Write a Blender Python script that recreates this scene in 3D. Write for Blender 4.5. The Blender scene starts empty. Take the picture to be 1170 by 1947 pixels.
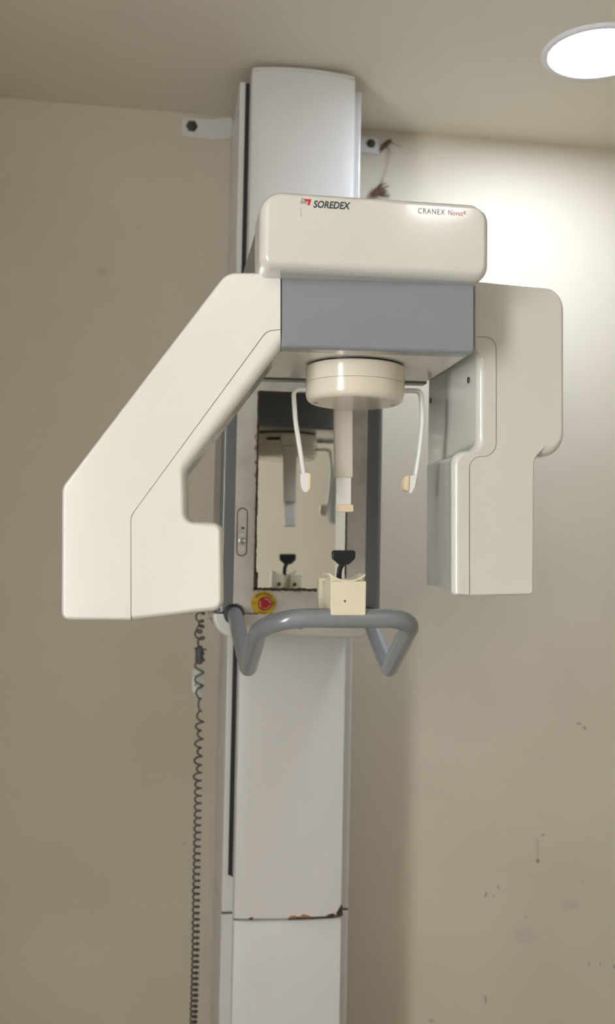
import bpy, bmesh, math, random
from mathutils import Vector, Matrix
random.seed(7)
D2R = math.pi/180
# ------------------------------------------------------------ camera
F_PX, CX, CY = 1950.0, 585.0, 973.5
EYE = Vector((0, 0, 1.5))
YAW, PITCH, ROLL = 8.4, 3.0, 1.07
CAM_R = (Matrix.Rotation(-YAW*D2R, 4, 'Z') @ Matrix.Rotation((90+PITCH)*D2R, 4, 'X') @ Matrix.Rotation(ROLL*D2R, 4, 'Z'))
scn = bpy.context.scene
col = scn.collection
cd = bpy.data.cameras.new('camera'); cam = bpy.data.objects.new('camera', cd); col.objects.link(cam)
cd.sensor_fit = 'VERTICAL'; cd.sensor_height = 24; cd.lens = 24*F_PX/1947
cam.matrix_world = Matrix.Translation(EYE) @ CAM_R
cd.clip_start = .05
cd.dof.use_dof = True; cd.dof.focus_distance = 1.62; cd.dof.aperture_fstop = 2.5
scn.camera = cam
# ------------------------------------------------------------ world, lamps, exposure
w = bpy.data.worlds.new('world'); scn.world = w; w.use_nodes = True
w.node_tree.nodes['Background'].inputs[0].default_value = (.02, .02, .02, 1)
w.node_tree.nodes['Background'].inputs[1].default_value = 1
scn.view_settings.view_transform = 'Standard'
scn.view_settings.look = 'None'
scn.view_settings.gamma = 1
scn.view_settings.use_curve_mapping = False
scn.view_settings.exposure = 0.0
LAMP_A = 138.0    # the downlight in view
LAMP_B = 19.0     # downlight behind the camera
WINDOW = 28.0     # frosted daylight window on the left wall, behind the viewer

# ------------------------------------------------------------ room size
WALL_Y = 2.70; CEIL = 2.70; XL, XR, YB = -1.75, 2.35, -1.9

# ------------------------------------------------------------ helpers
def ray(px, py):
    return (CAM_R.to_3x3() @ Vector(((px-CX)/F_PX, -(py-CY)/F_PX, -1))).normalized()
def atY(px, py, Y):
    d = ray(px, py); return EYE + d*((Y-EYE.y)/d.y)
def atZ(px, py, Z):
    d = ray(px, py); return EYE + d*((Z-EYE.z)/d.z)

WLOC = {}
def link(name, bm, mat, parent=None, smooth=35, wn=False, recenter=True):
    bmesh.ops.recalc_face_normals(bm, faces=bm.faces)
    vs = [v.co.copy() for v in bm.verts]
    c = Vector((0, 0, 0))
    if recenter:
        c = Vector([(min(v[i] for v in vs)+max(v[i] for v in vs))/2 for i in range(3)])
        if parent is None: c.z = min(v.z for v in vs)
        bmesh.ops.translate(bm, verts=bm.verts, vec=-c)
    me = bpy.data.meshes.new(name); bm.to_mesh(me); bm.free()
    if smooth:
        for p in me.polygons: p.use_smooth = True
        me.set_sharp_from_angle(angle=smooth*D2R)
    if mat: me.materials.append(mat)
    o = bpy.data.objects.new(name, me); col.objects.link(o)
    WLOC[o.name] = c
    if parent is not None:
        o.parent = parent; o.location = c - WLOC[parent.name]
    else: o.location = c
    if wn:
        m = o.modifiers.new('wn', 'WEIGHTED_NORMAL'); m.keep_sharp = True
    return o
def empty(name, loc, label, cat):
    o = bpy.data.objects.new(name, None); col.objects.link(o); o.location = loc; o.empty_display_size = .1
    WLOC[o.name] = Vector(loc); o['label'] = label; o['category'] = cat
    return o
def tag(o, label, cat, group=None):
    o['label'] = label; o['category'] = cat
    if group: o['group'] = group
    return o

def box(bm, x0, x1, y0, y1, z0, z1, bev=0, seg=2):
    m = Matrix.Translation(((x0+x1)/2, (y0+y1)/2, (z0+z1)/2)) @ Matrix.Diagonal((abs(x1-x0), abs(y1-y0), abs(z1-z0), 1))
    g = bmesh.ops.create_cube(bm, size=1, matrix=m)
    if bev:
        es = list({e for v in g['verts'] for e in v.link_edges})
        bmesh.ops.bevel(bm, geom=es, offset=bev, segments=seg, affect='EDGES', profile=.5)
    return bm

def fillet_poly(pts, rad, off=None, ow=0.0, nseg=6):
    """pts 2D, rad per vertex, off = inward offset width per edge times ow; constant vertex count."""
    n = len(pts); off = off or [0]*n
    area = sum(pts[i][0]*pts[(i+1)%n][1]-pts[(i+1)%n][0]*pts[i][1] for i in range(n))
    s = 1 if area > 0 else -1
    dirs = []; nor = []
    for i in range(n):
        a = Vector(pts[i]); b = Vector(pts[(i+1)%n]); d = (b-a).normalized()
        dirs.append(d); nor.append(Vector((-d.y, d.x))*s)
    P = []
    for i in range(n):
        d0, d1 = dirs[i-1], dirs[i]; o0, o1 = off[i-1]*ow, off[i]*ow
        a = Vector(pts[i])+nor[i-1]*o0; b = Vector(pts[i])+nor[i]*o1
        cr = d0.x*d1.y-d0.y*d1.x
        if abs(cr) < 1e-4: P.append(b)
        else:
            t = ((b-a).x*d1.y-(b-a).y*d1.x)/cr; P.append(a+d0*t)
    out = []
    for i in range(n):
        d0, d1 = dirs[i-1], dirs[i]; cr = (d0.x*d1.y-d0.y*d1.x)*s
        r = rad[i]; ao = (off[i-1]+off[i])/2*ow
        r = max(r-ao, 1e-4) if cr > 0 else r+ao*(r > 1e-6)
        ang = math.acos(max(-1, min(1, d0.dot(d1))))
        if ang < 1e-3 or rad[i] <= 1e-6:
            for k in range(nseg+1): out.append(P[i]+ (d1*1e-6*k))
            continue
        l0 = (P[i]-P[i-1]).length; l1 = (P[(i+1)%n]-P[i]).length
        T = min(r*math.tan(ang/2), (.48 if rad[i-1] > .0015 else .92)*l0, (.48 if rad[(i+1) % n] > .0015 else .92)*l1); r = T/math.tan(ang/2)
        A = P[i]-d0*T
        side = 1 if (d0.x*d1.y-d0.y*d1.x) > 0 else -1
        c = A+Vector((-d0.y, d0.x))*side*r
        v = A-c
        for k in range(nseg+1):
            th = side*ang*k/nseg
            out.append(c+Vector((v.x*math.cos(th)-v.y*math.sin(th), v.x*math.sin(th)+v.y*math.cos(th))))
    return out

class Frame:
    """upright plane: p0 on it, a = yaw (deg, right end farther when positive), g = yaw of the depth direction"""
    def __init__(s, p0, a=0, g=None):
        s.p0 = Vector((p0[0], p0[1], 0)); s.u = Vector((math.cos(a*D2R), math.sin(a*D2R), 0))
        s.n = Vector((-math.sin(a*D2R), math.cos(a*D2R), 0)); g = -a if g is None else g
        s.e = Vector((math.sin(g*D2R), math.cos(g*D2R), 0))
    def uv(s, px, py, dep=0):
        p0 = s.p0+s.e*dep
        d = ray(px, py); t = (p0-EYE).dot(s.n)/d.dot(s.n); p = EYE+d*t
        return ((p-p0).dot(s.u), p.z)
    def P(s, u, z, dep=0): 
        q = s.p0+s.u*u+s.e*dep; return Vector((q.x, q.y, z))

def loft(bm, rings, cap=True):
    V = [[bm.verts.new(p) for p in r] for r in rings]; n = len(rings[0])
    for a, b in zip(V[:-1], V[1:]):
        for i in range(n):
            j = (i+1) % n
            try: bm.faces.new((a[i], a[j], b[j], b[i]))
            except ValueError: pass
    if cap:
        bm.faces.new(V[0]); bm.faces.new(list(reversed(V[-1])))
    return V
def prism_uv(bm, fr, pts, rad, w, depth, bevD, start=0, backbev=None, back_pts=None, bw=None, nb=6, nseg=7, mids=()):
    """outline pts (u,z) extruded from start to start+depth with a rounded front (width w per edge, depth bevD)"""
    rings = []
    n = len(pts); w = w if isinstance(w, (list, tuple)) else [w]*n
    for k in range(nb+1):
        t = k/nb*math.pi/2
        ring = fillet_poly(pts, rad, w, 1-math.sin(t), nseg)
        rings.append([fr.P(p.x, p.y, start+bevD*(1-math.cos(t))) for p in ring])
    bp = back_pts or pts
    for fz_, bl in mids:      # rings in between, blended towards the back outline
        mp = [(a[0]+(b[0]-a[0])*bl, a[1]+(b[1]-a[1])*bl) for a, b in zip(pts, bp)]
        rings.append([fr.P(p.x, p.y, start+depth*fz_) for p in fillet_poly(mp, rad, None, 0, nseg)])
    if backbev:
        bw = bw or [backbev]*n
        for k in range(nb+1):
            t = k/nb*math.pi/2
            ring = fillet_poly(bp, rad, bw, 1-math.cos(t), nseg)
            rings.append([fr.P(p.x, p.y, start+depth-backbev*(1-math.sin(t))) for p in ring])
    else:
        rings.append([fr.P(p.x, p.y, start+depth) for p in fillet_poly(bp, rad, None, 0, nseg)])
    loft(bm, rings)
    bmesh.ops.remove_doubles(bm, verts=bm.verts, dist=2e-5)
    return bm
def px_pts(fr, L, dep=0): return [fr.uv(p[0], p[1], dep) for p in L]
MPP = 1.53/F_PX   # metres per photo pixel on the rotating unit
def prism(fr, L, depth, w=6, bevD=.006, start=0, scale=MPP, dep=None, **k):
    """L = (px,py,r_px[,w_px]) outline"""
    pts = px_pts(fr, L, start if dep is None else dep); rad = [(p[2] if len(p) > 2 else 0)*scale for p in L]
    ww = [(p[3] if len(p) > 3 else w)*scale for p in L]
    return prism_uv(bmesh.new(), fr, pts, rad, ww, depth, bevD, start, **k)

def smooth_path(P, R, nseg=10):
    out = [P[0]]
    for i in range(1, len(P)-1):
        a, b, c = P[i-1], P[i], P[i+1]; d0 = (b-a).normalized(); d1 = (c-b).normalized()
        ang = d0.angle(d1)
        if ang < .01: out.append(b); continue
        T = min(R[i]*math.tan(ang/2), .49*(b-a).length, .49*(c-b).length); r = T/math.tan(ang/2)
        A = b-d0*T; nrm = (d1-d0*d0.dot(d1)).normalized()
        ctr = A+nrm*r
        for k in range(nseg+1):
            th = ang*k/nseg
            out.append(ctr - nrm*r*math.cos(th) + d0*r*math.sin(th))
    out.append(P[-1]); return out
def sweep(bm, path, prof, up=Vector((0, 0, 1)), scales=None, cap=True, fixed=None):
    """prof: 2D ring; parallel transport frames (or fixed side vector)"""
    rings = []; n = len(path); N = None
    for i, p in enumerate(path):
        t = (path[min(i+1, n-1)]-path[max(i-1, 0)]).normalized()
        if fixed is not None:
            S = fixed.normalized(); N = t.cross(S).normalized(); B = S
        else:
            if N is None:
                N = up-t*up.dot(t)
                if N.length < 1e-3: N = Vector((1, 0, 0))-t*t.x
                N.normalize()
            else: N = (N-t*N.dot(t)).normalized()
            B = t.cross(N)
        k = scales[i] if scales else 1
        rings.append([p+N*(q[0]*k)+B*(q[1]*k) for q in prof])
    loft(bm, rings, cap); return bm
def circ(r, n=16): return [(r*math.cos(2*math.pi*i/n), r*math.sin(2*math.pi*i/n)) for i in range(n)]
def rrect(w, h, r, nseg=4): return [tuple(p) for p in fillet_poly([(-w/2, -h/2), (w/2, -h/2), (w/2, h/2), (-w/2, h/2)], [r]*4, None, 0, nseg)]
def lathe(bm, prof, ctr, axis='Z', n=64, M=None):
    rings = []
    for r, h in prof:
        ring = []
        for i in range(n):
            a = 2*math.pi*i/n; v = Vector((r*math.cos(a), r*math.sin(a), h))
            if axis == 'Y': v = Vector((v.x, -v.z, v.y))   # +h towards the camera
            ring.append(Vector(ctr)+v)
        rings.append(ring)
    loft(bm, rings); return bm

def text_bm(s, size, fr_M, bold=0, shear=0, ext=.0002, spacing=1.0):
    cu = bpy.data.curves.new('t', 'FONT'); cu.body = s; cu.size = size; cu.offset = bold; cu.shear = shear
    cu.extrude = ext; cu.space_character = spacing; cu.resolution_u = 4
    o = bpy.data.objects.new('t', cu); col.objects.link(o)
    dg = bpy.context.evaluated_depsgraph_get(); dg.update()
    me = bpy.data.meshes.new_from_object(o.evaluated_get(dg))
    bm = bmesh.new(); bm.from_mesh(me); bpy.data.objects.remove(o); bpy.data.curves.remove(cu); bpy.data.meshes.remove(me)
    return bm
def text_fit(s, fr, p_left, p_right, cap_h_px, dep, **k):
    """lettering whose baseline runs p_left -> p_right (photo pixels) on frame fr"""
    bm = text_bm(s, 1, None, **{**k, 'ext': 0})
    xs = [v.co.x for v in bm.verts]; ys = [v.co.y for v in bm.verts]
    a = Vector(fr.uv(*p_left)); b = Vector(fr.uv(*p_right)); top = Vector(fr.uv(p_left[0], p_left[1]-cap_h_px))
    d = b-a; sx = d.length/(max(xs)-min(xs)); ymax = max(ys); sy = (top-a).length/ymax
    dn = d.normalized(); x0 = min(xs)
    for v in bm.verts:
        q = a+dn*((v.co.x-x0)*sx)+Vector((-dn.y, dn.x))*(v.co.y*sy)
        v.co = fr.P(q.x, q.y, dep)
    return bm

# ------------------------------------------------------------ materials
def mat(name, c, rough=.4, metal=0, coat=0, var=0.0, vscale=6, bump=0, bscale=200, c2=None, spec=.5):
    m = bpy.data.materials.new(name); m.use_nodes = True; nt = m.node_tree; b = nt.nodes['Principled BSDF']
    b.inputs['Roughness'].default_value = rough; b.inputs['Metallic'].default_value = metal
    b.inputs['Coat Weight'].default_value = coat; b.inputs['Coat Roughness'].default_value = .08
    b.inputs['Specular IOR Level'].default_value = spec
    tc = nt.nodes.new('ShaderNodeTexCoord')
    no = nt.nodes.new('ShaderNodeTexNoise'); no.inputs['Scale'].default_value = vscale; no.inputs['Detail'].default_value = 5
    nt.links.new(tc.outputs['Object'], no.inputs['Vector'])
    mx = nt.nodes.new('ShaderNodeMix'); mx.data_type = 'RGBA'
    c2 = c2 or tuple(x*(1-var) for x in c)
    mx.inputs['A'].default_value = (*c, 1); mx.inputs['B'].default_value = (*c2, 1)
    mr = nt.nodes.new('ShaderNodeMapRange'); mr.inputs['From Min'].default_value = .4; mr.inputs['From Max'].default_value = .75
    nt.links.new(no.outputs['Fac'], mr.inputs['Value']); nt.links.new(mr.outputs['Result'], mx.inputs['Factor'])
    nt.links.new(mx.outputs['Result'], b.inputs['Base Color'])
    if bump:
        n2 = nt.nodes.new('ShaderNodeTexNoise'); n2.inputs['Scale'].default_value = bscale
        nt.links.new(tc.outputs['Object'], n2.inputs['Vector'])
        bp = nt.nodes.new('ShaderNodeBump'); bp.inputs['Strength'].default_value = bump; bp.inputs['Distance'].default_value = .001
        nt.links.new(n2.outputs['Fac'], bp.inputs['Height']); nt.links.new(bp.outputs['Normal'], b.inputs['Normal'])
    return m
def emit(name, c, s):
    m = bpy.data.materials.new(name); m.use_nodes = True; nt = m.node_tree
    b = nt.nodes['Principled BSDF']; b.inputs['Base Color'].default_value = (.8, .8, .8, 1)
    b.inputs['Emission Color'].default_value = (*c, 1); b.inputs['Emission Strength'].default_value = s
    return m
M = {}
M['cream'] = mat('cream_paint', (.62, .61, .565), .18, coat=.8, var=.05, vscale=5, bump=.05, bscale=350)
M['cream_hi'] = mat('light_cream_paint', (.69, .675, .625), .2, coat=.7, var=.04, vscale=5, bump=.04, bscale=350)
M['under'] = mat('glossy_underside_paint', (.66, .64, .57), .12, coat=.5, var=.04)
M['colwhite'] = mat('column_white_paint', (.585, .575, .56), .38, coat=.15, var=.05, vscale=4)
M['plate'] = mat('plate_white_paint', (.52, .50, .45), .35, coat=.15, var=.25, vscale=22, c2=(.40, .37, .31))
M['grey'] = mat('blue_grey_paint', (.215, .235, .255), .22, coat=.5, var=.08, bump=.05, bscale=500)
M['greydark'] = mat('slate_grey_paint', (.13, .135, .14), .3, coat=.15, var=.1)
M['housing_grey'] = mat('housing_side_grey', (.16, .155, .145), .45, var=.06)
M['tube_grey'] = mat('handle_grey_paint', (.21, .225, .24), .22, coat=.3, var=.06)
M['black'] = mat('black_rubber', (.008, .008, .009), .5, var=.2)
M['blackpl'] = mat('black_plastic', (.008, .009, .012), .32, var=.2)
M['seam'] = mat('dark_seam', (.10, .085, .07), .8, var=.2)
M['seamlight'] = mat('brown_seam', (.28, .24, .19), .8, var=.2)
M['rust'] = mat('rust', (.06, .032, .02), .85, var=.6, vscale=120, bump=.6, bscale=500, c2=(.02, .012, .01))
M['rustlight'] = mat('orange_rust', (.38, .17, .07), .85, var=.4, vscale=150, bump=.4)
M['ivory'] = mat('aged_ivory_plastic', (.72, .66, .50), .38, var=.08, vscale=14, spec=.4)
M['pad'] = mat('yellowed_pad', (.72, .60, .40), .5, var=.1, vscale=30)
M['white_pl'] = mat('white_plastic', (.75, .74, .72), .35, var=.05)
M['post'] = mat('post_plastic', (.60, .55, .48), .35, var=.06, vscale=12)
M['yellow'] = mat('yellow_sign', (.62, .42, .015), .4, var=.15, vscale=60)
M['red'] = mat('red_button', (.38, .008, .012), .3, var=.1)
M['redmark'] = mat('red_print', (.50, .03, .04), .5, var=.1)
M['pink'] = mat('faded_white_print', (.75, .35, .35), .5, var=.1)
M['ink'] = mat('black_ink', (.03, .035, .045), .5, var=.1)
M['inkgrey'] = mat('grey_ink', (.24, .25, .26), .5, var=.1)
M['inkpale'] = mat('pale_grey_ink', (.36, .36, .37), .5, var=.1)
M['inkolive'] = mat('faded_black_ink', (.045, .033, .006), .6, var=.2)
M['cord'] = mat('dark_grey_cord', (.075, .072, .065), .5, var=.2, vscale=40)
M['tape'] = mat('grey_tape', (.07, .075, .08), .5, var=.3, vscale=80, bump=.5)
M['steel'] = mat('worn_steel', (.38, .37, .34), .35, metal=.8, var=.3, vscale=90)
M['dirt'] = mat('greasy_bolt', (.08, .07, .045), .6, metal=.3, var=.4, vscale=90)
M['twig'] = mat('dry_brown_fibre', (.13, .07, .035), .85, var=.5, vscale=100, c2=(.05, .03, .015))
M['thread'] = mat('pale_thread', (.38, .30, .22), .8, var=.2)
m = mat('mirror_glass', (.80, .81, .78), .015, metal=1, var=.02); M['mirror'] = m
M['lamp_rim'] = mat('lamp_rim_white', (.72, .72, .76), .45, var=.03)
M['floor'] = mat('floor_vinyl', (.30, .27, .23), .35, var=.15, vscale=3)

def wall_mat(name, c, c2, marks=()):
    m = mat(name, c, .55, var=.05, vscale=1.3, bump=.12, bscale=60, c2=c2, spec=.3)
    nt = m.node_tree; b = nt.nodes['Principled BSDF']
    src = b.inputs['Base Color'].links[0].from_socket
    tc = [n for n in nt.nodes if n.type == 'TEX_COORD'][0]
    sep = nt.nodes.new('ShaderNodeSeparateXYZ')
    nz = nt.nodes.new('ShaderNodeTexNoise'); nz.inputs['Scale'].default_value = 55; nt.links.new(tc.outputs['Object'], nz.inputs['Vector'])
    mixv = nt.nodes.new('ShaderNodeMix'); mixv.data_type = 'VECTOR'; mixv.inputs['Factor'].default_value = 1
    add = nt.nodes.new('ShaderNodeVectorMath'); add.operation = 'MULTIPLY_ADD'
    nt.links.new(nz.outputs['Color'], add.inputs[0]); add.inputs[1].default_value = (.012, 0, .012)
    nt.links.new(tc.outputs['Object'], add.inputs[2]); nt.links.new(add.outputs[0], sep.inputs[0])
    nt.nodes.remove(mixv)
    def mth(op, a, bb=None, cc=None):
        n = nt.nodes.new('ShaderNodeMath'); n.operation = op
        for i, v in enumerate((a, bb, cc)):
            if v is None: continue
            if isinstance(v, (int, float)): n.inputs[i].default_value = v
            else: nt.links.new(v, n.inputs[i])
        return n.outputs[0]
    for (px, py, wx, wz, colr, st) in marks:
        p = atY(px, py, WALL_Y); s = 2.74/F_PX
        dx = mth('DIVIDE', mth('SUBTRACT', sep.outputs['X'], p.x+.006), wx*s)
        dz = mth('DIVIDE', mth('SUBTRACT', sep.outputs['Z'], p.z+.006), wz*s)
        r = mth('SQRT', mth('ADD', mth('MULTIPLY', dx, dx), mth('MULTIPLY', dz, dz)))
        mr = nt.nodes.new('ShaderNodeMapRange'); mr.interpolation_type = 'SMOOTHSTEP'
        nt.links.new(r, mr.inputs['Value']); mr.inputs['From Min'].default_value = 1.25; mr.inputs['From Max'].default_value = .5
        mr.inputs['To Min'].default_value = 0; mr.inputs['To Max'].default_value = st
        mx = nt.nodes.new('ShaderNodeMix'); mx.data_type = 'RGBA'
        nt.links.new(mr.outputs['Result'], mx.inputs['Factor']); nt.links.new(src, mx.inputs['A'])
        mx.inputs['B'].default_value = (*colr, 1); src = mx.outputs['Result']
    nt.links.new(src, b.inputs['Base Color'])
    return m
BR = (.16, .11, .06); GY = (.17, .16, .15)
marks = [(1101, 1377, 5, 2.5, BR, .7), (1112, 1384, 4, 3, BR, .8), (1022, 1602, 6, 8, (.36, .33, .27), .5), (1023, 1620, 3, 16, (.32, .28, .21), .6),
         (1023, 1637, 2.5, 4, BR, .9), (1035, 1588, 4, 2, GY, .8), (924, 1701, 2, 5, GY, .9), (948, 1687, 2, 3, GY, .9), (940, 1704, 2, 2, GY, .9),
         (1143, 1834, 2, 5, GY, .8), (1120, 1832, 2, 6, GY, .6), (1167, 1838, 2, 4, GY, .8), (923, 1900, 2, 9, GY, .7), (1109, 1678, 2, 4, GY, .6),
         (350, 1604, 1.5, 1.5, GY, .9), (195, 518, 14, 10, (.33, .28, .2), .3), (1033, 1441, 2, 2, GY, .5), (999, 1745, 3, 3, GY, .4), (820, 1940, 5, 4, GY, .5),
         (1085, 1720, 20, 12, (.30, .28, .25), .3), (1000, 1780, 26, 16, (.32, .30, .27), .25)]
M['wall'] = wall_mat('wall_paint', (.52, .47, .38), (.455, .405, .32), marks)
M['wall2'] = wall_mat('wall_paint_plain', (.50, .46, .385), (.46, .42, .345))
M['ceil'] = mat('ceiling_paint', (.69, .635, .53), .6, var=.05, vscale=1.5, bump=.1, bscale=60)

# ------------------------------------------------------------ the room
def struct(name, x0, x1, y0, y1, z0, z1, m):
    bm = bmesh.new(); box(bm, x0, x1, y0, y1, z0, z1)
    o = link(name, bm, m, None, smooth=0, recenter=False); o['kind'] = 'structure'; return o
T = .1
struct('wall_back', XL-T, XR+T, WALL_Y, WALL_Y+T, 0, CEIL, M['wall'])
TW = .30; WY0, WY1, WZ0, WZ1 = -1.10, -.20, .45, 2.45     # window opening; unseen wall thickened, deep reveal added to shade back wall's left
bm = bmesh.new()
for y0, y1, z0, z1 in ((YB, WY0, 0, CEIL), (WY1, WALL_Y, 0, CEIL), (WY0, WY1, 0, WZ0), (WY0, WY1, WZ1, CEIL)): box(bm, XL-TW, XL, y0, y1, z0, z1)
o = link('wall_left', bm, M['wall2'], None, smooth=0, recenter=False); o['kind'] = 'structure'
struct('wall_right', XR, XR+T, YB, WALL_Y, 0, CEIL, M['wall2'])
struct('wall_front', XL-T, XR+T, YB-T, YB, 0, CEIL, M['wall2'])
struct('floor', XL-T, XR+T, YB-T, WALL_Y+T, -T, 0, M['floor'])
struct('ceiling', XL-T, XR+T, YB-T, WALL_Y+T, CEIL, CEIL+T, M['ceil'])

# frosted daylight window in the left wall, behind the viewer
bm = bmesh.new(); box(bm, XL-TW+.03, XL-TW+.042, WY0, WY1, WZ0, WZ1)
win = link('window_1', bm, emit('daylight_frosted_glass', (.95, .97, 1.0), WINDOW), None, smooth=0, recenter=False); win['kind'] = 'structure'
bm = bmesh.new()
for y0, y1, z0, z1 in ((WY0, WY0+.03, WZ0, WZ1), (WY1-.03, WY1, WZ0, WZ1), (WY0+.03, WY1-.03, WZ0, WZ0+.03), (WY0+.03, WY1-.03, WZ1-.03, WZ1)):
    box(bm, XL-TW+.025, XL-TW+.06, y0, y1, z0, z1)
o = link('window_frame', bm, M['colwhite'], None, smooth=0, recenter=False); o.parent = win
# ------------------------------------------------------------ downlights
def downlight(x, y, r, s, label, c=(.93, .95, 1.0)):
    bm = bmesh.new(); k = r/.13
    lathe(bm, [(r, 0), (r, -.003), (r-.004*k, -.007), (r-.016*k, -.0075), (r-.018*k, -.005), (r-.018*k, -.002)], (x, y, CEIL), n=72)
    o = link('ceiling_downlight', bm, M['lamp_rim'], None, recenter=False)
    c0 = Vector((x, y, CEIL)); o.data.transform(Matrix.Translation(-c0)); o.location = c0; WLOC[o.name] = c0
    tag(o, label, 'ceiling light')
    bm = bmesh.new(); lathe(bm, [(r-.0181*k, -.002), (r-.0181*k, -.0045), (r-.024*k, -.006), (.001, -.007)], (x, y, CEIL), n=72)
    link('diffuser', bm, emit('lit_diffuser', c, s), o)
    return o
pA = atZ(1137, 98, CEIL)
downlight(pA.x, pA.y, .128, LAMP_A, 'round white recessed downlight, lit, in the ceiling right of the column', (.76, .85, 1.0))
downlight(.90, -.26, .128, LAMP_B, 'round lit downlight in the ceiling behind the viewer, to the right', (1, .97, .92))

# ============================================================ the machine
UX = atY(676, 701, 1.67).x          # axis of the drum
D_COL, D_BODY, D_CAR, D_UNIT = 2.38, 2.42, 2.14, 1.53
root = empty('panoramic_xray_machine', (atY(567, 1300, D_COL).x, 2.5, 0),
             'cream and grey dental panoramic x-ray machine on a tall white column against the wall', 'x-ray machine')

# ---- column
fb = Frame((0, D_BODY)); fc = Frame((0, D_COL))
cl = fb.uv(455, 200)[0]; crr = fb.uv(687, 200)[0]
cl2 = fb.uv(427, 1500)[0]; cr2 = fb.uv(667, 1500)[0]
cl = (cl+cl2)/2; crr = (crr+cr2)/2
ctop = fc.uv(578, 118)[1]
ctop = min(ctop, CEIL-.012)
seam_z = fc.uv(550, 1746)[1]
bm = bmesh.new()
prism_uv(bm, fb, [(cl, seam_z+.004), (crr, seam_z+.004), (crr, ctop-.022), (cl, ctop-.022)], [.004]*4, .005, WALL_Y-.004-D_BODY, .005)
body = link('column_body', bm, M['colwhite'], root, wn=True)
bm = bmesh.new()
prism_uv(bm, fb, [(cl, .02), (crr, .02), (crr, seam_z+.001), (cl, seam_z+.001)], [.004]*4, .005, WALL_Y-.004-D_BODY, .005)
lbody = link('column_base_body', bm, M['colwhite'], root, wn=True)
bm = bmesh.new(); box(bm, cl-.03, crr+.03, 2.34, 2.69, 0, .02, .004); link('floor_plate', bm, M['grey'], root)
fl = (fc.uv(479, 200)[0]+fc.uv(449, 1500)[0])/2; fr_ = (fc.uv(676, 200)[0]+fc.uv(655, 1500)[0])/2
def cover(z0, z1, slant=0, arch=0):
    """front cover with a gently bowed face and bevelled sides"""
    bm = bmesh.new(); n = 14; xs = []
    prof = []
    for i in range(n+1):
        t = i/n; x = fl+(fr_-fl)*t; y = D_COL-.006*(1-(2*t-1)**2)
        prof.append((x, y))
    # rounded ends back to the body
    L = [(fl, D_BODY+.002), (fl, D_COL+.008), (fl+.002, D_COL+.003)]+prof[1:-1]+[(fr_-.002, D_COL+.003), (fr_, D_COL+.008), (fr_, D_BODY+.002)]
    rings = []
    for z, ins in ((z0, .002), (z0+.002, 0), (z1-.012, 0), (z1-.004, .003), (z1, .010)):
        rings.append([Vector((x+(ins*.3 if x < (fl+fr_)/2 else -ins*.3), min(y+ins, D_BODY+.002),
                     z+(arch*(1-(2*(x-fl)/(fr_-fl)-1)**2) if z > z0+.01 else 0)+(slant*(x-fl)/(fr_-fl) if z < z0+.01 else 0))) for x, y in L])
    loft(bm, rings); return bm
cv = link('column_front_cover', cover(seam_z+.0012, ctop, 0, .006), M['colwhite'], root)
lcv = link('column_lower_cover', cover(.02, seam_z-.0006), M['colwhite'], root)
bm = bmesh.new(); box(bm, fl+.001, fr_-.001, D_COL+.004, D_BODY, seam_z-.0012, seam_z+.002); link('cover_gap', bm, M['seam'], root)
bm = bmesh.new(); box(bm, cl+.001, crr-.001, D_BODY+.002, 2.69, seam_z, seam_z+.005); link('body_gap', bm, M['seam'], root)
bm = bmesh.new(); sweep(bm, [Vector((fl+(fr_-fl)*t, D_COL-.006*(1-(2*t-1)**2)+.0006, ctop-.014+.006*(1-(2*t-1)**2))) for t in [i/16 for i in range(17)]], circ(.0007, 6)); link('cap_seam', bm, M['seamlight'], cv)
# slots
zt = fb.uv(470, 158)[1]; zb = fb.uv(446, 1664)[1]
bm = bmesh.new(); box(bm, fl-.012, fl-.001, D_BODY-.0006, D_BODY+.01, zb, zt); link('guide_slot', bm, M['black'], body)
zt = fb.uv(680, 176)[1]; zb2 = fb.uv(656, 1650)[1]
bm = bmesh.new(); box(bm, fr_+.0005, fr_+.0035, D_BODY-.0006, D_BODY+.01, zb2, zt); link('guide_slot', bm, M['seam'], body)
bm = bmesh.new(); q = fb.uv(665, 1702); box(bm, crr-.0015, crr+.0006, D_BODY+.004, D_BODY+.012, q[1]-.013, q[1]+.013); link('side_catch', bm, M['seam'], body)

def flake(bm, fr, pts, dep, jit=.0006, thick=.0006, sub=5):
    out = []
    P = [Vector(fr.uv(*p)) for p in pts]
    for i in range(len(P)):
        a, b = P[i], P[(i+1) % len(P)]
        for k in range(sub):
            q = a.lerp(b, k/sub)+Vector((random.uniform(-jit, jit), random.uniform(-jit, jit))); out.append(q)
    r0 = [fr.P(q.x, q.y, dep) for q in out]; r1 = [fr.P(q.x, q.y, dep+thick) for q in out]
    loft(bm, [r0, r1]); return bm
fcr = Frame((0, D_COL-.001))
for pts, dep in (([(651, 1720), (653, 1741), (637, 1743), (641, 1734)], .0006), ([(622, 1739), (634, 1736), (640, 1742), (620, 1743)], -.003),
                 ([(548, 1745), (560, 1742), (600, 1742), (634, 1741), (634, 1744), (548, 1747)], -.0055), ([(473, 1748), (475, 1744), (481, 1743), (481, 1748)], -.0025)):
    bm = bmesh.new(); flake(bm, fcr, pts, dep, thick=.005); link('rust_chip', bm, M['rust'], cv, smooth=0)
for pts in ([(550, 1741), (562, 1739), (565, 1743), (551, 1744)], [(571, 1740), (576, 1737), (589, 1740), (590, 1742), (572, 1743)]):
    bm = bmesh.new(); flake(bm, fcr, pts, -.0066, thick=.003); link('orange_rust_chip', bm, M['rustlight'], cv, smooth=0)
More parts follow.
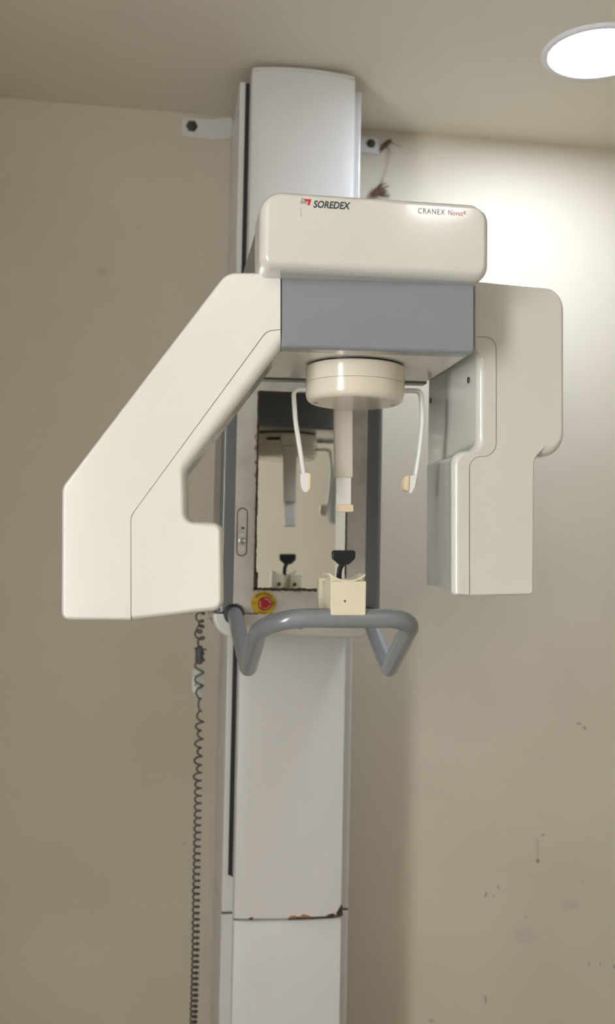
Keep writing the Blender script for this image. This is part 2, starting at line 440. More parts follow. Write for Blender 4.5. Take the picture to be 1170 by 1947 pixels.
bm = bmesh.new(); flake(bm, fb, [(438, 1664), (450, 1661), (450, 1666), (439, 1667)], -.001, thick=.002); link('rust_chip', bm, M['rust'], body, smooth=0)

# ---- carriage
fk = Frame((0, D_CAR))
kl = fk.uv(419, 950)[0]; kr = fk.uv(728, 950)[0]
kb = fk.uv(580, 1168)[1]; kt = fk.uv(580, 640)[1]
bm = bmesh.new(); prism_uv(bm, fk, [(kl, kb), (kr, kb), (kr, kt), (kl, kt)], [.003]*4, [.003, .012, .003, .012], .235, .012, start=.003)
car = link('carriage_cover', bm, M['greydark'], root, wn=True)
pl = fk.uv(448, 950)[0]; pr = fk.uv(697, 950)[0]
bm = bmesh.new(); prism_uv(bm, fk, [(pl, kb+.0005), (pr, kb+.0005), (pr, kt-.002), (pl, kt-.002)], [.002]*4, .0015, .02, .0015)
plate = link('front_plate', bm, M['plate'], root, wn=True)
# lower tray
tz0 = fk.uv(560, 1213)[1]; tl = fk.uv(404, 1180)[0]; tr = fk.uv(716, 1180)[0]
bm = bmesh.new(); prism_uv(bm, fk, [(tl, kb-.001), (tl, tz0), (tr, tz0), (tr, kb-.001)], [.001, .05, .05, .001], [.008, .010, .008, 0], .20, .012, start=-.004)
tray = link('lower_tray', bm, M['cream'], root, wn=True)
bm = bmesh.new(); a = fk.uv(564, 1194); box(bm, a[0], a[0]+.013, D_CAR-.0045, D_CAR, a[1]-.0015, a[1]+.0015); link('latch_slot', bm, M['black'], tray, smooth=0)
# mirror
ml = (fk.uv(488, 950)[0]); mr_ = fk.uv(657.5, 1040)[0]; mt = fk.uv(560, 747)[1]; mb = fk.uv(560, 1121)[1]
bm = bmesh.new(); box(bm, ml, mr_, D_CAR-.0012, D_CAR+.003, mb, mt); mir = link('mirror', bm, M['mirror'], plate, smooth=0)
def ragged(bm, x0, z0, x1, z1, wd, jit, n=60, y0=-.0022, both=True):
    A, B = [], []
    d = Vector((x1-x0, z1-z0)); L = d.length; d.normalize(); nn = Vector((-d.y, d.x))
    for i in range(n+1):
        p = Vector((x0, z0))+d*(L*i/n)
        A.append(p+nn*(wd/2+(random.uniform(0, jit) if both else 0))); B.append(p-nn*(wd/2+random.uniform(0, jit)))
    ring = A+B[::-1]
    loft(bm, [[Vector((q.x, D_CAR+y0, q.y)) for q in ring], [Vector((q.x, D_CAR+.001, q.y)) for q in ring]])
bm = bmesh.new()
ragged(bm, ml, mb, ml, mt, .0030, .0014, 90); ragged(bm, ml-.003, mb, mr_, mb, .0036, .0022, 60)
ragged(bm, ml, mt, mr_, mt, .0018, .0008, 50); ragged(bm, mr_, mb, mr_, mt, .0022, .0008, 80)
ragged(bm, ml+.004, mb, ml+.004, mb+.035, .003, .0015, 14)
link('mirror_edge', bm, M['rust'], plate, smooth=0)
for yy in (832, 852, 880, 905):
    bm = bmesh.new(); flake(bm, fk, [(484, yy-3), (487, yy-6), (487, yy+6), (485, yy+3)], -.0012, thick=.002); link('orange_rust_chip', bm, M['rustlight'], plate, smooth=0)
for xx in (568, 608):
    bm = bmesh.new(); flake(bm, fk, [(xx-4, 1124), (xx+4, 1124), (xx+2, 1126), (xx-2, 1126)], -.0016, thick=.002); link('orange_rust_chip', bm, M['rustlight'], plate, smooth=0)
# adjustment slot of the plate
def slot_ring(px0, py0, px1, py1, wd, m, name, n=10):
    a = Vector(fk.uv(px0, py0)); b = Vector(fk.uv(px1, py1)); w2 = (b.x-a.x)/2; cx_ = (a.x+b.x)/2
    pts = []
    for k in range(n+1): t = math.pi*k/n; pts.append((cx_+w2*math.cos(t), a.y-w2+w2*math.sin(t)))
    for k in range(n+1): t = math.pi+math.pi*k/n; pts.append((cx_+w2*math.cos(t), b.y+w2+w2*math.sin(t)))
    bm = bmesh.new(); P3 = [Vector((x, D_CAR-.0002, z)) for x, z in pts]; P3.append(P3[0]); P3.append(P3[1])
    sweep(bm, P3, circ(wd, 8), up=Vector((0, 1, 0))); return link(name, bm, m, plate)
slot_ring(452, 966, 469, 1057, .0010, M['rust'], 'adjustment_slot')
bm = bmesh.new(); a = fk.uv(462, 1004); box(bm, a[0]-.0035, a[0]+.0035, D_CAR-.001, D_CAR+.002, a[1]-.0018, a[1]+.0018, .0008); link('slot_hole', bm, M['black'], plate)
for (px, py, r) in ((460, 1018, .0062), (461, 1028, .0080), (460, 1043, .0065)):
    a = fk.uv(px, py); bm = bmesh.new(); lathe(bm, [(r, 0), (r, .001), (r*.7, .002), (r*.5, .0012), (.0003, .0012)], (a[0], D_CAR, a[1]), 'Y', 24)
    link('slot_screw', bm, M['colwhite'] if py != 1028 else M['steel'], plate)

# ---- emergency stop
ec = fk.uv(501, 1147); er = .0255
bm = bmesh.new(); lathe(bm, [(er, 0), (er, .0018), (er-.0012, .003), (.001, .003)], (ec[0], D_CAR, ec[1]), 'Y', 64)
es = link('emergency_stop_sign', bm, M['yellow'], root)
kx, kz = ec[0]+.0012, ec[1]-.0002
bm = bmesh.new(); lathe(bm, [(.0105, .002), (.0105, .010), (.0138, .012), (.0142, .017), (.0125, .0205), (.008, .0215), (.001, .0217)], (kx, D_CAR, kz), 'Y', 48)
kn = link('stop_knob', bm, M['red'], es)
bm = bmesh.new()
for a0, a1 in ((95, -5), (150, 225), (250, 345)):
    if a0 == 95: a0, a1 = -5+10, 90
    P = [Vector((kx+.0103*math.cos(t*D2R), D_CAR-.0212, kz+.0103*math.sin(t*D2R))) for t in [a0+(a1-a0)*i/14 for i in range(15)]]
    sweep(bm, P, circ(.0009, 6), up=Vector((0, 1, 0)))
link('turn_arrows', bm, M['pink'], kn)
def arc_text(s, a_start, a_end, r, size, flip=False):
    out = bmesh.new(); n = len(s)
    for i, ch in enumerate(s):
        b = text_bm(ch, size, None, bold=.00022, ext=.00015)
        if not b.verts: continue
        xs = [v.co.x for v in b.verts]; ys = [v.co.y for v in b.verts]; mx = (min(xs)+max(xs))/2; my = (min(ys)+max(ys))/2
        a = (a_start+(a_end-a_start)*i/(n-1))*D2R
        rot = a-math.pi/2 if not flip else a+math.pi/2
        tmp = []
        for v in b.verts:
            x, y = v.co.x-mx, v.co.y-my
            X = x*math.cos(rot)-y*math.sin(rot)+r*math.cos(a); Z = x*math.sin(rot)+y*math.cos(rot)+r*math.sin(a)
            v.co = Vector((ec[0]+X, D_CAR-.0032-v.co.z, ec[1]+Z))
        me = bpy.data.meshes.new('x'); b.to_mesh(me); b.free(); out.from_mesh(me); bpy.data.meshes.remove(me)
    return out
link('lettering', arc_text('EMERGENCY', 141, 42, .0207, .0058), M['inkolive'], es, smooth=0)
link('lettering', arc_text('STOP', 243, 285, .0207, .0058, True), M['inkolive'], es, smooth=0)
for sx in (-1, 1):
    bm = bmesh.new(); c0 = (ec[0]+sx*.0205, ec[1]+.0005)
    P = [Vector((c0[0]+.0032*math.cos(t), D_CAR-.0032, c0[1]+.0032*math.sin(t))) for t in [i*math.pi/8 for i in range(18)]]
    sweep(bm, P, circ(.0004, 6), up=Vector((0, 1, 0)))
    P = [Vector((c0[0]+x*.001, D_CAR-.0032, c0[1]+z*.001)) for x, z in ((-1.5, .8), (0, 1.4), (1.2, -.2), (0, -1.6))]
    sweep(bm, P, circ(.0004, 6), up=Vector((0, 1, 0)))
    link('arrow_symbol', bm, M['inkolive'], es)

# ---- top housing
fh = Frame((0, 1.49))
HO = [(496, 357, 44, 14), (934, 386, 40, 16), (933, 532, 30, 18), (494, 508, 26, 18)]
bm = prism(fh, HO, .085, bevD=.022, scale=1.49/F_PX, backbev=.004)
hou = link('top_housing', bm, M['cream'], root, wn=True)
hp = px_pts(fh, [(500, 364), (928, 392), (927, 522), (498, 500)])
bm = bmesh.new(); prism_uv(bm, fh, hp, [.03, .03, .012, .012], .001, D_COL+.03-1.49-.085, .001, start=.085)
neck = link('housing_neck', bm, M['housing_grey'], root, wn=True)
o = link('maker_lettering', text_fit('SOREDEX', fh, (596, 394.5), (667, 398.2), 13.5, -.0004, bold=.026, shear=.22), M['ink'], hou, smooth=0)
def poly_decal(fr, pts, dep, th=.0003):
    bm = bmesh.new(); P = [fr.uv(*p) for p in pts]
    loft(bm, [[fr.P(u, z, dep) for u, z in P], [fr.P(u, z, dep+th) for u, z in P]]); return bm
link('logo_mark', poly_decal(fh, [(577, 378), (592.5, 379), (589, 390.5), (584.5, 390), (586.5, 383.6), (581, 383.2)], -.0004), M['redmark'], hou, smooth=0)
link('logo_mark', poly_decal(fh, [(574, 376), (577, 376.2), (575.6, 381.5), (583.5, 384.2), (582.5, 387.8), (570.5, 387)], -.0004), M['inkpale'], hou, smooth=0)
link('model_lettering', text_fit('CRANEX', fh, (795, 405.5), (846.5, 408.8), 10.5, -.0004, bold=.01, spacing=1.15), M['inkgrey'], hou, smooth=0)
link('model_lettering', text_fit('Novus', fh, (853, 409), (880, 410.8), 10, -.0004, bold=.0, spacing=1.12), M['redmark'], hou, smooth=0)
link('model_lettering', text_fit('c', fh, (881.5, 407), (887, 407.4), 5.5, -.0004, bold=.01), M['redmark'], hou, smooth=0)
bm = poly_decal(fh, [(571.3, 395), (572, 395), (574, 412), (572.8, 412)], -.0003)
link('scratch', bm, M['inkgrey'], hou, smooth=0)

# ---- rotating unit: beam
fu = Frame((atY(719, 590, D_UNIT).x, D_UNIT), a=-4.5, g=-.5)
BO = [(535.5, 517.5, 1, 1), (902.5, 530, 1, 1), (902.5, 672, 8, 7), (535.5, 661, 5, 1)]
BO = [(535.5, 517.5, 1, 3), (902.5, 530, 2, 3), (902.5, 672, 9, 9), (535.5, 661, 5, 3)]
bm = prism(fu, BO, .03, bevD=.008)
beam_f = link('beam_front_cover', bm, M['grey'], root, wn=True)
bp_ = px_pts(fu, [(537, 519), (901, 532), (901, 669), (537, 658.5)])
back = [bp_[0], bp_[1], bp_[2], bp_[3]]
bm = bmesh.new(); prism_uv(bm, fu, bp_, [.001]*4, .001, .24, .001, start=.03, back_pts=px_pts(fu, [(522, 519), (901, 532), (901, 669), (522, 658)]))
beam = link('beam_underside', bm, M['under'], root)
bm = bmesh.new(); prism_uv(bm, fu, px_pts(fu, BO), [.001]*4, .001, .03, .001, start=.272, backbev=.006); link('beam_rear_cover', bm, M['greydark'], root, wn=True)
zb_ = bp_[3][1]
for (px, py) in ((590, 666.5), (835, 676), (546, 724)):
    bm = bmesh.new(); p = atZ(px, py, zb_); box(bm, p.x-.005, p.x+.005, p.y-.004, p.y+.004, p.z-.0008, p.z+.001)
    link('screw_slot', bm, M['black'], beam, smooth=0)

# ---- left arm with tube head
fa = Frame((fu.P(fu.uv(535, 600)[0], 0).x, fu.P(fu.uv(535, 600)[0], 0).y), a=-12, g=4)
OUT = [(534.5, 516, 1, .6), None]
outer = [(534.5, 516, 2, 7), (430, 516, 38, 7), (116, 926, 34, 8), (115, 1180, 16, 9), (249, 1181, .8, .3), (248.5, 981, 30, .3), (507, 629, 26, .3), (534.5, 626, .8, 1)]
bm = prism(fa, outer, .115, bevD=.012, backbev=.012, bw=[.012, .012, .012, .012, 0, 0, 0, 0])
arm_o = link('tube_arm_outer_shell', bm, M['cream_hi'], root, wn=True)
inner = [(534.5, 627, .8, 1), (534.5, 661, 2, 22), (353, 895, 26, 13), (355, 989, 16, 12), (424, 993, 20, 11), (426, 1160, 22, 12), (249.8, 1181, .8, .3), (249.3, 981, 30, .3), (507.8, 629.8, 26, .3)]
bm = prism(fa, inner, .11, bevD=.018, backbev=.01, bw=[.004, .004, .008, .008, .008, .008, .008, 0, 0, 0][:8]+[0])
arm_i = link('tube_arm_inner_shell', bm, M['cream_hi'], root, wn=True)
def seam_line(fr, pts, r, m, parent, name='seam', dep=0, rad=None):
    P = [fr.P(*fr.uv(*p[:2]), dep) for p in pts]
    path = smooth_path(P, [(p[2] if len(p) > 2 else 0)*MPP for p in pts], 8)
    bm = bmesh.new(); sweep(bm, path, circ(r, 6), up=Vector((0, 1, 0))); return link(name, bm, m, parent)
seam_line(fa, [(534, 627), (507.5, 629.5, 26), (249, 981, 30), (249, 1178)], .00045, M['seamlight'], arm_i)
# collimator panel on the head's inner side
cxp = fa.uv(425.5, 1000)[0]
zt, zb3 = fa.uv(423, 1012)[1], fa.uv(423, 1142)[1]
P = [fa.P(cxp+.0008, z, d) for z, d in ((zt, .026), (zt, .085), (zb3, .085), (zb3, .026))]
bm = bmesh.new(); r0 = [p for p in P]; r1 = [p+Vector((-.004, 0, 0)) for p in P]; loft(bm, [r0, r1]); colp = link('collimator_window', bm, M['cream'], arm_i, smooth=0)
P = [fa.P(cxp+.0014, z, d) for z, d in ((zt-.02, .065), (zt-.02, .070), (zb3+.01, .070), (zb3+.01, .065))]
bm = bmesh.new(); loft(bm, [P, [p+Vector((-.003, 0, 0)) for p in P]]); link('collimator_slit', bm, M['seam'], arm_i, smooth=0)

# ---- right sensor head
pp = fu.P(fu.uv(903, 600)[0], 0)
d_ = Vector((pp.x, pp.y)); d_ = d_*(1+.075/pp.y)     # the sensor head stands a little behind the beam's face
fs = Frame((d_.x, d_.y), a=5, g=0)
up = [(903.5, 532, 2, 1), (1077, 547, 48, 14), (1077, 866, 46, 16), (903.5, 868, 2, 1)]
up = [(903.5, 532, 1, 5), (1077, 547, 48, 12), (1077, 866, 46, 26), (932, 866, 1, 1), (932, 662, 1, 1), (903.5, 662, 1, 1)]
bm = prism(fs, up, .25, bevD=.022, backbev=.03)
sen_u = link('sensor_upper_shell', bm, M['cream'], root, wn=True)
low = [(893, 862, 1, 1), (1017, 862, 1, 5), (1016, 1131, 10, 6), (893, 1134, 1, 1)]
low = [(893, 866, 1, 1), (925, 866, 1, 1), (925, 845, 1, 1), (1045, 845, 1, 5), (1018, 872, 26, 5), (1016, 1131, 9, 5), (893, 1134, 1, 1)]
bm = prism(fs, low, .22, bevD=.008, start=.0001, dep=0, backbev=.02, back_pts=px_pts(fs, [(902, 866), (925, 866), (925, 845), (1045, 845), (1018, 872), (1016, 1116), (902, 1116)]))
sen_l = link('sensor_lower_shell', bm, M['cream'], root, wn=True)
inn = [(904, 641, .8, .5), (943.5, 641, 40, .5), (943.5, 868, 42, .5), (892.5, 868, 26, .5), (892.5, 1134, .8, 5), (862, 1132, 9, 13), (862, 856, 40, 7), (909, 856, 32, 15), (909, 672, 10, 2), (904, 664, 2, .5)]
inb = [(904, 641), (943.5, 641), (943.5, 868), (892.5+16, 868), (892.5+16, 1122), (893, 1120), (893, 857), (895, 856), (897, 672), (900, 664)]
bm = prism(fs, inn, .262, bevD=.014, start=-.0006, dep=0, back_pts=px_pts(fs, inb), backbev=None, mids=((.15, .16), (.35, .42), (.60, .74), (.80, .93)))
sen_i = link('sensor_inner_shell', bm, M['cream'], root, wn=True)
seam_line(fs, [(905, 641), (943.7, 641, 40), (943.7, 868, 42), (892.5, 868, 26), (892.5, 1131)], .0005, M['seamlight'], sen_i, dep=-.0004)
seam_line(fs, [(900, 868.2), (973, 869)], .0005, M['seamlight'], sen_u, dep=.004)
# holes and window strip on the inner face
def on_inner(px, py, xw):
    d = ray(px, py); t = (xw-EYE.x)/d.x; return EYE+d*t
xin = fs.P(fs.uv(909, 700)[0], 0).x
for px, py in ((892, 723), (820, 762)):
    lo, hi = 0.02, .26        # depth at which the sight line meets the receding inner face
    for _ in range(30):
        mid = (lo+hi)/2; blend = max(0, min(1, mid/.25))
        xw = (fs.P(fs.uv(909, 700)[0]*(1-blend)+fs.uv(896.5, 700)[0]*blend, 0, mid)).x
        q = on_inner(px, py, xw)
        if q.y-fs.p0.y > mid: lo = mid
        else: hi = mid
    p = q+Vector((-.0008, 0, 0)); bm = bmesh.new()
    lathe(bm, [(.0055, 0), (.0055, .001), (.0042, .001), (.0035, -.0008), (.0004, -.0008)], (0, 0, 0), 'Z', 20)
    bmesh.ops.transform(bm, matrix=Matrix.Translation(p) @ Matrix.Rotation(-90*D2R, 4, 'Y'), verts=bm.verts)
    link('screw_hole', bm, M['seam'], sen_i)

# ---- head support drum
D_DR = 1.67
dc = atY(676, 702, D_DR); RD = 95.5*D_DR/F_PX*1.01
zb4 = atY(676, 768, D_DR).z
seamz = atY(676, 732, D_DR).z; ztop = zb_-.003
cxy = (dc.x, dc.y)
bm = bmesh.new(); prof = [(.001, zb4), (RD-.018, zb4), (RD-.012, zb4+.0005)]
for k in range(1, 9):
    t = k/8*math.pi/2; prof.append((RD-.012+.012*math.sin(t), zb4+.0005+.014*(1-math.cos(t))))
prof += [(RD, seamz-.0004)]
prof += [(RD-.0006, seamz), (RD+.0002, seamz+.0004), (RD+.0002, ztop-.002), (RD-.001, ztop), (.001, ztop)]
lathe(bm, prof, (*cxy, 0), n=96)
drum = link('head_support_drum', bm, M['ivory'], root, smooth=30)
drum.data.materials[0] = mat('drum_cream_plastic', (.70, .63, .52), .2, coat=.4, var=.04)
bm = bmesh.new(); lathe(bm, [(RD-.004, ztop-.001), (RD-.004, zb_+.001), (.001, zb_+.001)], (*cxy, 0), n=96); link('drum_gap', bm, M['black'], drum)
bm = bmesh.new()
P = [Vector((cxy[0]+RD*math.cos(t), cxy[1]+RD*math.sin(t), seamz)) for t in [i*2*math.pi/96 for i in range(98)]]
sweep(bm, P, circ(.0004, 6)); link('drum_seam', bm, M['seamlight'], drum)
bm = bmesh.new()     # slot on the rear, seen in the mirror
P = [Vector((cxy[0]+(RD+.0004)*math.cos(t), cxy[1]+(RD+.0004)*math.sin(t), seamz+.013)) for t in [(97+i*2.6)*D2R for i in range(14)]]
sweep(bm, P, [(-.0035, -.001), (.0035, -.001), (.0035, .001), (-.0035, .001)]); link('rear_slot', bm, M['black'], drum)
for px, py in ((600, 766), (746, 771)):
    bm = bmesh.new(); p = atZ(px, py, zb4); lathe(bm, [(.0045, -.0006), (.0045, .0006), (.001, .0006)], p, n=16)
    link('underside_screw', bm, M['seamlight'], drum)

# ---- temple supports
def temple(pts, Rr, pad_pts, side):
    P = [atY(x, y, d) for x, y, d in pts]; path = smooth_path(P, [r*MPP for r in Rr], 8)
    bm = bmesh.new(); sweep(bm, path, rrect(.0072, .013, .0028), fixed=Vector((0, 1, 0)))
    o = link('temple_support', bm, M['white_pl'], root)
    fp = Frame((0, pts[-1][2]-.009))
    bm = prism(fp, pad_pts[0], .018, w=2, bevD=.002, scale=D_DR/F_PX, backbev=.002); link('pad_holder', bm, M['white_pl'], o, wn=True)
    fp = Frame((0, pts[-1][2]-.011))
    bm = prism(fp, pad_pts[1], .022, w=2, bevD=.002, scale=D_DR/F_PX, backbev=.002); link('temple_pad', bm, M['pad'], o, wn=True)
    if side:
        a = P[0]; bm = bmesh.new(); box(bm, a.x-.004*side, a.x+.004*side, a.y-.013, a.y+.011, a.z-.0095, a.z+.0095, .001)
        link('socket', bm, M['black'], o)
    return o
temple([(590, 741, 1.68), (558, 741.5, 1.68), (562, 800, 1.685), (573, 870, 1.69), (581, 925, 1.695)], [0, 12, 150, 150, 0],
       [[(572, 900, 3), (588, 898, 3), (587, 935, 4), (579, 937, 6), (573, 925, 3)], [(587, 898, 3), (592.5, 901, 3), (592, 930, 4), (586.5, 935, 2)]], -1)
temple([(765, 743, 1.68), (801, 743, 1.68), (803.5, 800, 1.685), (797, 860, 1.69), (787, 925, 1.695)], [0, 14, 200, 200, 0],
       [[(779, 905, 3), (795, 900, 3), (791, 925, 5), (783, 939, 6), (778, 936, 3)], [(770, 905, 3), (780, 903, 2), (779, 936, 2), (768.5, 929, 4)]], 0)

# ---- forehead rest
D_P = 1.765
fp = Frame((0, D_P))
bm = prism(fp, [(636.5, 760, 1), (671.5, 760, 1), (671.5, 907.5, 2), (638, 907.5, 2)], .016, w=2, bevD=.002, scale=D_P/F_PX, backbev=.002)
post = link('forehead_post', bm, M['post'], root, wn=True)
fp2 = Frame((0, D_P+.003))
bm = prism(fp2, [(640, 900, 1), (668, 900, 1), (668, 972, 2), (641, 972, 2)], .009, w=1, bevD=.001, scale=D_P/F_PX, backbev=.001)
link('extension', bm, M['white_pl'], post, wn=True)
fp3 = Frame((0, D_P-.006))
bm = prism(fp3, [(643, 960, 1.5), (672.5, 960, 1.5), (672.5, 973, 1.5), (643, 973, 1.5)], .012, w=1, bevD=.001, scale=D_P/F_PX, backbev=.001)
link('forehead_pad', bm, mat('beige_pad', (.74, .60, .44), .5, var=.08), post, wn=True)
bm = bmesh.new(); a = fp.uv(654, 745); prism_uv(bm, Frame((0, cxy[1]+RD-.004)), [(a[0]-.02, a[1]-.012), (a[0]+.02, a[1]-.012), (a[0]+.02, a[1]+.022), (a[0]-.02, a[1]+.022)], [.001, .001, .012, .012], .001, .014, .001, backbev=.003)
link('height_knob', bm, M['ivory'], drum, wn=True)

# ---- handlebar
TR = .0163
def pt(px, py, d): return atY(px, py, d)
hp_ = [pt(446, 1166, 2.16), pt(447, 1169, 2.13), pt(472, 1272, 1.93), pt(498, 1175, 1.70), pt(788, 1176, 1.70), pt(740, 1273, 1.93), pt(700, 1172, 2.13), pt(699, 1169, 2.16)]
# keep the bar symmetric about the machine's centre plane
mc = sum(p.x for p in hp_)/8
path = smooth_path(hp_, [0, .03, .028, .080, .050, .028, .03, 0], 12)
bm = bmesh.new(); sweep(bm, path, circ(TR, 28)); hb = link('handlebar', bm, M['tube_grey'], root, smooth=60)
for p in (hp_[1], hp_[-2]):
    bm = bmesh.new(); lathe(bm, [(TR+.005, -.002), (TR+.005, .004), (TR+.002, .006), (TR-.002, .006)], (p.x-.002, D_CAR-.003, p.z+.001), 'Y', 32); link('socket_ring', bm, M['black'], hb)

# ---- chin rest
D_CH = 1.70-TR-.001
fq = Frame((0, D_CH))
bm = prism(fq, [(629, 1105.5, 2), (697, 1105, 2), (696, 1170, 2), (630, 1170, 2)], .085, w=2, bevD=.002, scale=1.68/F_PX)
chin = link('chin_rest', bm, M['ivory'], root, wn=True)
bmx = bmesh.new()     # rear step blocks seen in the mirror and beside the block
za = fq.uv(660, 1107)[1]; zbq = fq.uv(660, 1166)[1]; xa = fq.uv(629, 1140)[0]; xb = fq.uv(697, 1140)[0]
yq = D_CH+.085
box(bmx, xa-.007, xa+.022, yq, yq+.02, zbq+.004, za+.005, .002); link('rear_block', bmx, M['ivory'], chin)
bmx = bmesh.new(); box(bmx, xb-.022, xb+.006, yq, yq+.02, zbq+.004, za+.005, .002); link('rear_block', bmx, M['ivory'], chin)
for xx in (xa+.011, xb-.011):
    bm = bmesh.new(); lathe(bm, [(.0045, -.0195), (.0045, -.0218), (.003, -.0225), (.0005, -.0225)], (xx, yq, (za+zbq)/2+.006), 'Y', 20); link('rear_screw', bm, M['dirt'], chin)
# saddle cup
bm = bmesh.new(); xm = (fq.uv(661, 1100)[0]); hw = fq.uv(696, 1100)[0]-xm; zc0 = fq.uv(661, 1103)[1]; rise = fq.uv(661, 1090)[1]-zc0
ringsA = []
N = 16
top = [(xm-hw+2*hw*i/N, zc0+rise*((2*i/N-1)**2)) for i in range(N+1)]
ring = top+[(x, z-.0036) for x, z in reversed(top)]
loft(bm, [[Vector((x, D_CH+.004*((x-xm)/hw)**2+dy, z)) for x, z in ring] for dy in (-.001, .058)])
cup = link('chin_cup', bm, M['ivory'], chin, smooth=40)
bm = bmesh.new(); top2 = [(x*1, z-.0034) for x, z in top[1:-1]]; base = [(x, za-.002) for x, z in reversed(top2)]
top2 = [(x, z) for x, z in top2]
loft(bm, [[Vector((x, D_CH+.006+dy, z)) for x, z in top2+base] for dy in (0, .045)]); link('cup_support', bm, M['ivory'], chin, smooth=30)
bm = bmesh.new(); a = fq.uv(656, 1143); box(bm, a[0]-.0015, a[0]+.0018, D_CH-.0004, D_CH+.001, a[1]-.002, a[1]+.002, .0005); link('centre_mark', bm, M['seam'], chin)

# ---- bite block (own thing)
D_BI = 1.752
fbk = Frame((0, D_BI))
p0 = fbk.uv(654.5, 1060)
bm = prism(fbk, [(632, 1046, 5), (677, 1046, 5), (676.5, 1062, 8), (664, 1074, 7), (646, 1074, 7), (632.5, 1062, 8)], .012, w=2.5, bevD=.003, scale=D_BI/F_PX, backbev=.003)
bite = link('bite_block', bm, M['blackpl'], None, wn=True)
tag(bite, 'black plastic bite block standing up behind the cream chin rest', 'bite block')
bm = bmesh.new(); path = smooth_path([atY(653, 1070, D_BI+.006), atY(646.5, 1080, D_BI+.006), atY(645, 1092, D_BI+.006), atY(645, 1125, D_BI+.006)], [0, .02, .02, 0], 6)
sweep(bm, path, rrect(.009, .007, .002)); link('stem', bm, M['blackpl'], bite)
bm = bmesh.new()
sx = atY(645, 1110, D_BI+.006)
box(bm, sx.x-.009, sx.x+.009, D_BI-.003, D_BI+.014, zbq+.01, za-.001, .002); link('stem_channel', bm, M['ivory'], chin)

# ============================================================ loose things
# wall brackets
fw = Frame((0, WALL_Y-.006))
def bracket(pts, bolt, label, r):
    bm = prism(fw, pts, .006, w=1.5, bevD=.001, scale=2.7/F_PX)
    o = link('wall_bracket', bm, M['colwhite'], None, wn=True); tag(o, label, 'bracket')
    a = fw.uv(*bolt); bm = bmesh.new()
    lathe(bm, [(r, 0), (r, .002), (r*.75, .003), (r*.62, .003), (r*.62, .010), (r*.3, .011), (r*.3, .016), (.0005, .016)], (a[0], WALL_Y-.006, a[1]), 'Y', 6)
    link('bolt', bm, M['dirt'], o, smooth=0); return o
bracket([(347, 222, 2), (400, 227, 6), (443, 222, 1), (443, 262, 1), (400, 266, 6), (380, 262, 6), (347, 258, 2)], (365, 240), 'white metal wall bracket left of the column near the ceiling', .016)
bracket([(686, 258, 1), (721, 262, 2), (721, 293, 2), (686, 289, 1)], (706, 273), 'short white metal wall bracket with dark bolt right of the column', .013)
# frayed fibre + thread
def fibres(bm, base, n, L, spread, r, up):
    for i in range(n):
        a = random.uniform(-1, 1)*spread; l = L*random.uniform(.5, 1)
        P = [base]; d = (up+Vector((a, random.uniform(-.25, .0), random.uniform(-.3, .3)))).normalized()
        for k in range(5):
            d = (d+Vector((random.uniform(-.2, .35), 0, random.uniform(-.35, .1)))).normalized()
            q = P[-1]+d*l/5; q.y = min(q.y, WALL_Y-.003); P.append(q)
        sweep(bm, P, circ(r, 5), scales=[1, 1, .9, .7, .5, .25])
base = atY(706, 372, WALL_Y-.012)
tw = bmesh.new(); fibres(tw, base, 26, .062, .6, .0022, Vector((1, 0, .75)))
tuft = link('frayed_cable_end', tw, M['twig'], None); tag(tuft, 'tuft of frayed brown fibres on the wall just above the top housing', 'frayed cable')
bm = bmesh.new(); P = [atY(x, y, WALL_Y-.006) for x, y in ((738, 285), (740, 300), (735, 325), (727, 345), (722, 360), (716, 372))]
sweep(bm, smooth_path(P, [.02]*6, 4), circ(.0009, 5)); link('thread', bm, M['thread'], tuft)
bm = bmesh.new(); P = [atY(x, y, WALL_Y-.008) for x, y in ((725, 285), (732, 277), (740, 269), (744, 266))]
sweep(bm, P, circ(.0065, 8), scales=[.5, 1.1, 1, .5])
for (x0, y0, x1, y1) in ((742, 270, 764, 281), (735, 278, 745, 292), (728, 284, 722, 295)):
    sweep(bm, [atY(x0, y0, WALL_Y-.006), atY((x0+x1)/2, (y0+y1)/2-1, WALL_Y-.005), atY(x1, y1, WALL_Y-.003)], circ(.0012, 5), scales=[1, .7, .3])
t2 = link('dry_twig', bm, M['twig'], None); tag(t2, 'small dark brown twig stuck to the wall beside the right bracket', 'twig')

# dark panel on the wall behind the viewer, seen in the mirror
def mirror_hit(px, py, yp):
    p = atY(px, py, D_CAR-.0012); d = (p-EYE).normalized(); d.y = -d.y
    return p+d*((yp-p.y)/d.y)
a = mirror_hit(629, 885, YB+.03); b = mirror_hit(629, 995, YB+.03)
rings = []
for yy, ins in ((YB, 0), (YB+.022, 0), (YB+.028, .003), (YB+.03, .008)):
    rings.append([Vector((p.x, yy, p.y)) for p in fillet_poly([(a.x, b.z), (a.x+.26, b.z), (a.x+.26, a.z), (a.x, a.z)], [.03]*4, [1]*4, ins)])
bm = bmesh.new(); loft(bm, rings)
cab = link('wall_panel', bm, mat('panel_grey', (.13, .13, .12), .5, var=.05), None); tag(cab, 'dark grey rounded panel on the far wall, seen only in the mirror', 'panel')

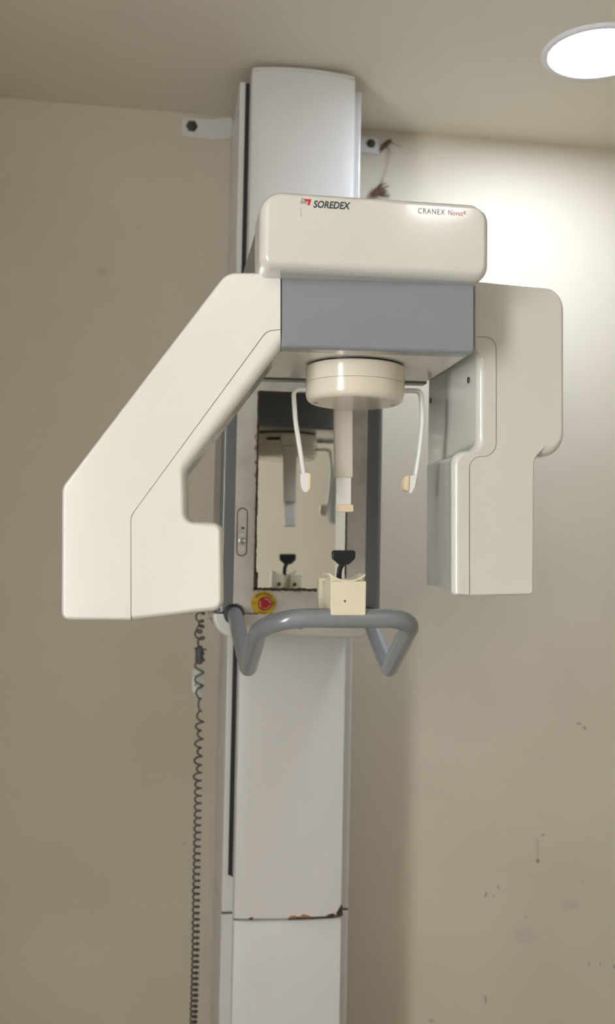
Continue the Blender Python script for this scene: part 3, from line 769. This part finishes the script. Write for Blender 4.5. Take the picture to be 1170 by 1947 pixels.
# coiled cord
D_CO = 2.50
ctr = [(383, 1150), (380, 1200), (381, 1250), (378, 1300), (380, 1340), (379, 1400), (377, 1480), (375, 1600), (373, 1700), (372, 1800), (370, 1880), (368, 1950), (367, 2100), (369, 2230)]
C3 = [atY(x, y, D_CO) for x, y in ctr]
def along(P, s):
    acc = 0
    for a, b in zip(P[:-1], P[1:]):
        l = (b-a).length
        if acc+l >= s: return a.lerp(b, (s-acc)/l)
        acc += l
    return P[-1]
TL = sum((b-a).length for a, b in zip(C3[:-1], C3[1:]))
pxm = D_CO/F_PX
path = []; s = 0; ph = 0
while s < TL:
    c = along(C3, s); sp = s/pxm    # pixels below the start
    # pitch opens and closes down the cord
    if sp < 100: pitch = 13+4*math.sin(sp*.11)
    elif sp < 210: pitch = 24
    elif sp < 300: pitch = 16
    else: pitch = max(8.6, 14.5-(sp-300)*.011)
    rad = (.0076 if sp > 180 else .0085+.0015*math.sin(sp*.13))*(1 if sp > 300 else .9)
    jx = .0035*math.sin(sp*.21)*(1 if sp < 330 else .12)
    path.append(c+Vector((rad*math.cos(ph)+jx, rad*math.sin(ph), (rad*.75*math.sin(ph) if sp < 110 or 168 < sp < 205 else rad*.25*math.sin(ph)))))
    dph = .42; ph += dph; s += pitch*pxm*dph/(2*math.pi)
bm = bmesh.new(); sweep(bm, path, circ(.0023, 6), cap=True)
cord = link('coiled_cord', bm, M['cord'], None, smooth=80)
tag(cord, 'long dark grey coiled cord hanging down the wall left of the column', 'cord')
bm = bmesh.new(); c = atY(379, 1247, D_CO)
lathe(bm, [(.004, -.020), (.0085, -.018), (.0100, -.006), (.0095, .004), (.0104, .012), (.009, .019), (.004, .021)], c, n=14)
sweep(bm, [c+Vector((-.012, -.004, .018)), c+Vector((.004, -.012, .018)), c+Vector((.017, -.004, .015))], circ(.002, 6))
link('tape_wrap', bm, M['tape'], cord, smooth=50)
# hand switch
fz = Frame((0, D_CO+.02))
bm = prism(fz, [(366, 1272, 2), (388, 1273, 3), (389, 1300, 5), (386, 1328, 4), (374, 1326, 4), (366, 1314, 2)], .02, w=1.5, bevD=.002, scale=pxm, backbev=.002)
hs = link('hand_switch', bm, M['colwhite'], None, wn=True); tag(hs, 'small white plastic hand switch hanging behind the coiled cord', 'switch')
fz2 = Frame((0, D_CO+.017))
bm = prism(fz2, [(366, 1286, 1), (375, 1286, 1), (375.5, 1315, 1), (367, 1315, 1)], .006, w=1, bevD=.001, scale=pxm); link('key', bm, M['white_pl'], hs, wn=True)
bm = poly_decal(fz2, [(370, 1300), (373, 1297), (373.5, 1305), (369.5, 1305)], -.0004); link('printed_mark', bm, M['inkgrey'], hs, smooth=0)
bm = poly_decal(fz, [(367, 1284.5), (376, 1284.5), (376, 1286), (367, 1286)], -.0008); link('key_gap', bm, M['seam'], hs, smooth=0)
print('cam', EYE, 'unit axis', UX, 'beam z', zb_, 'drum', cxy, RD, 'ctop', ctop, 'col', cl, crr, fl, fr_)
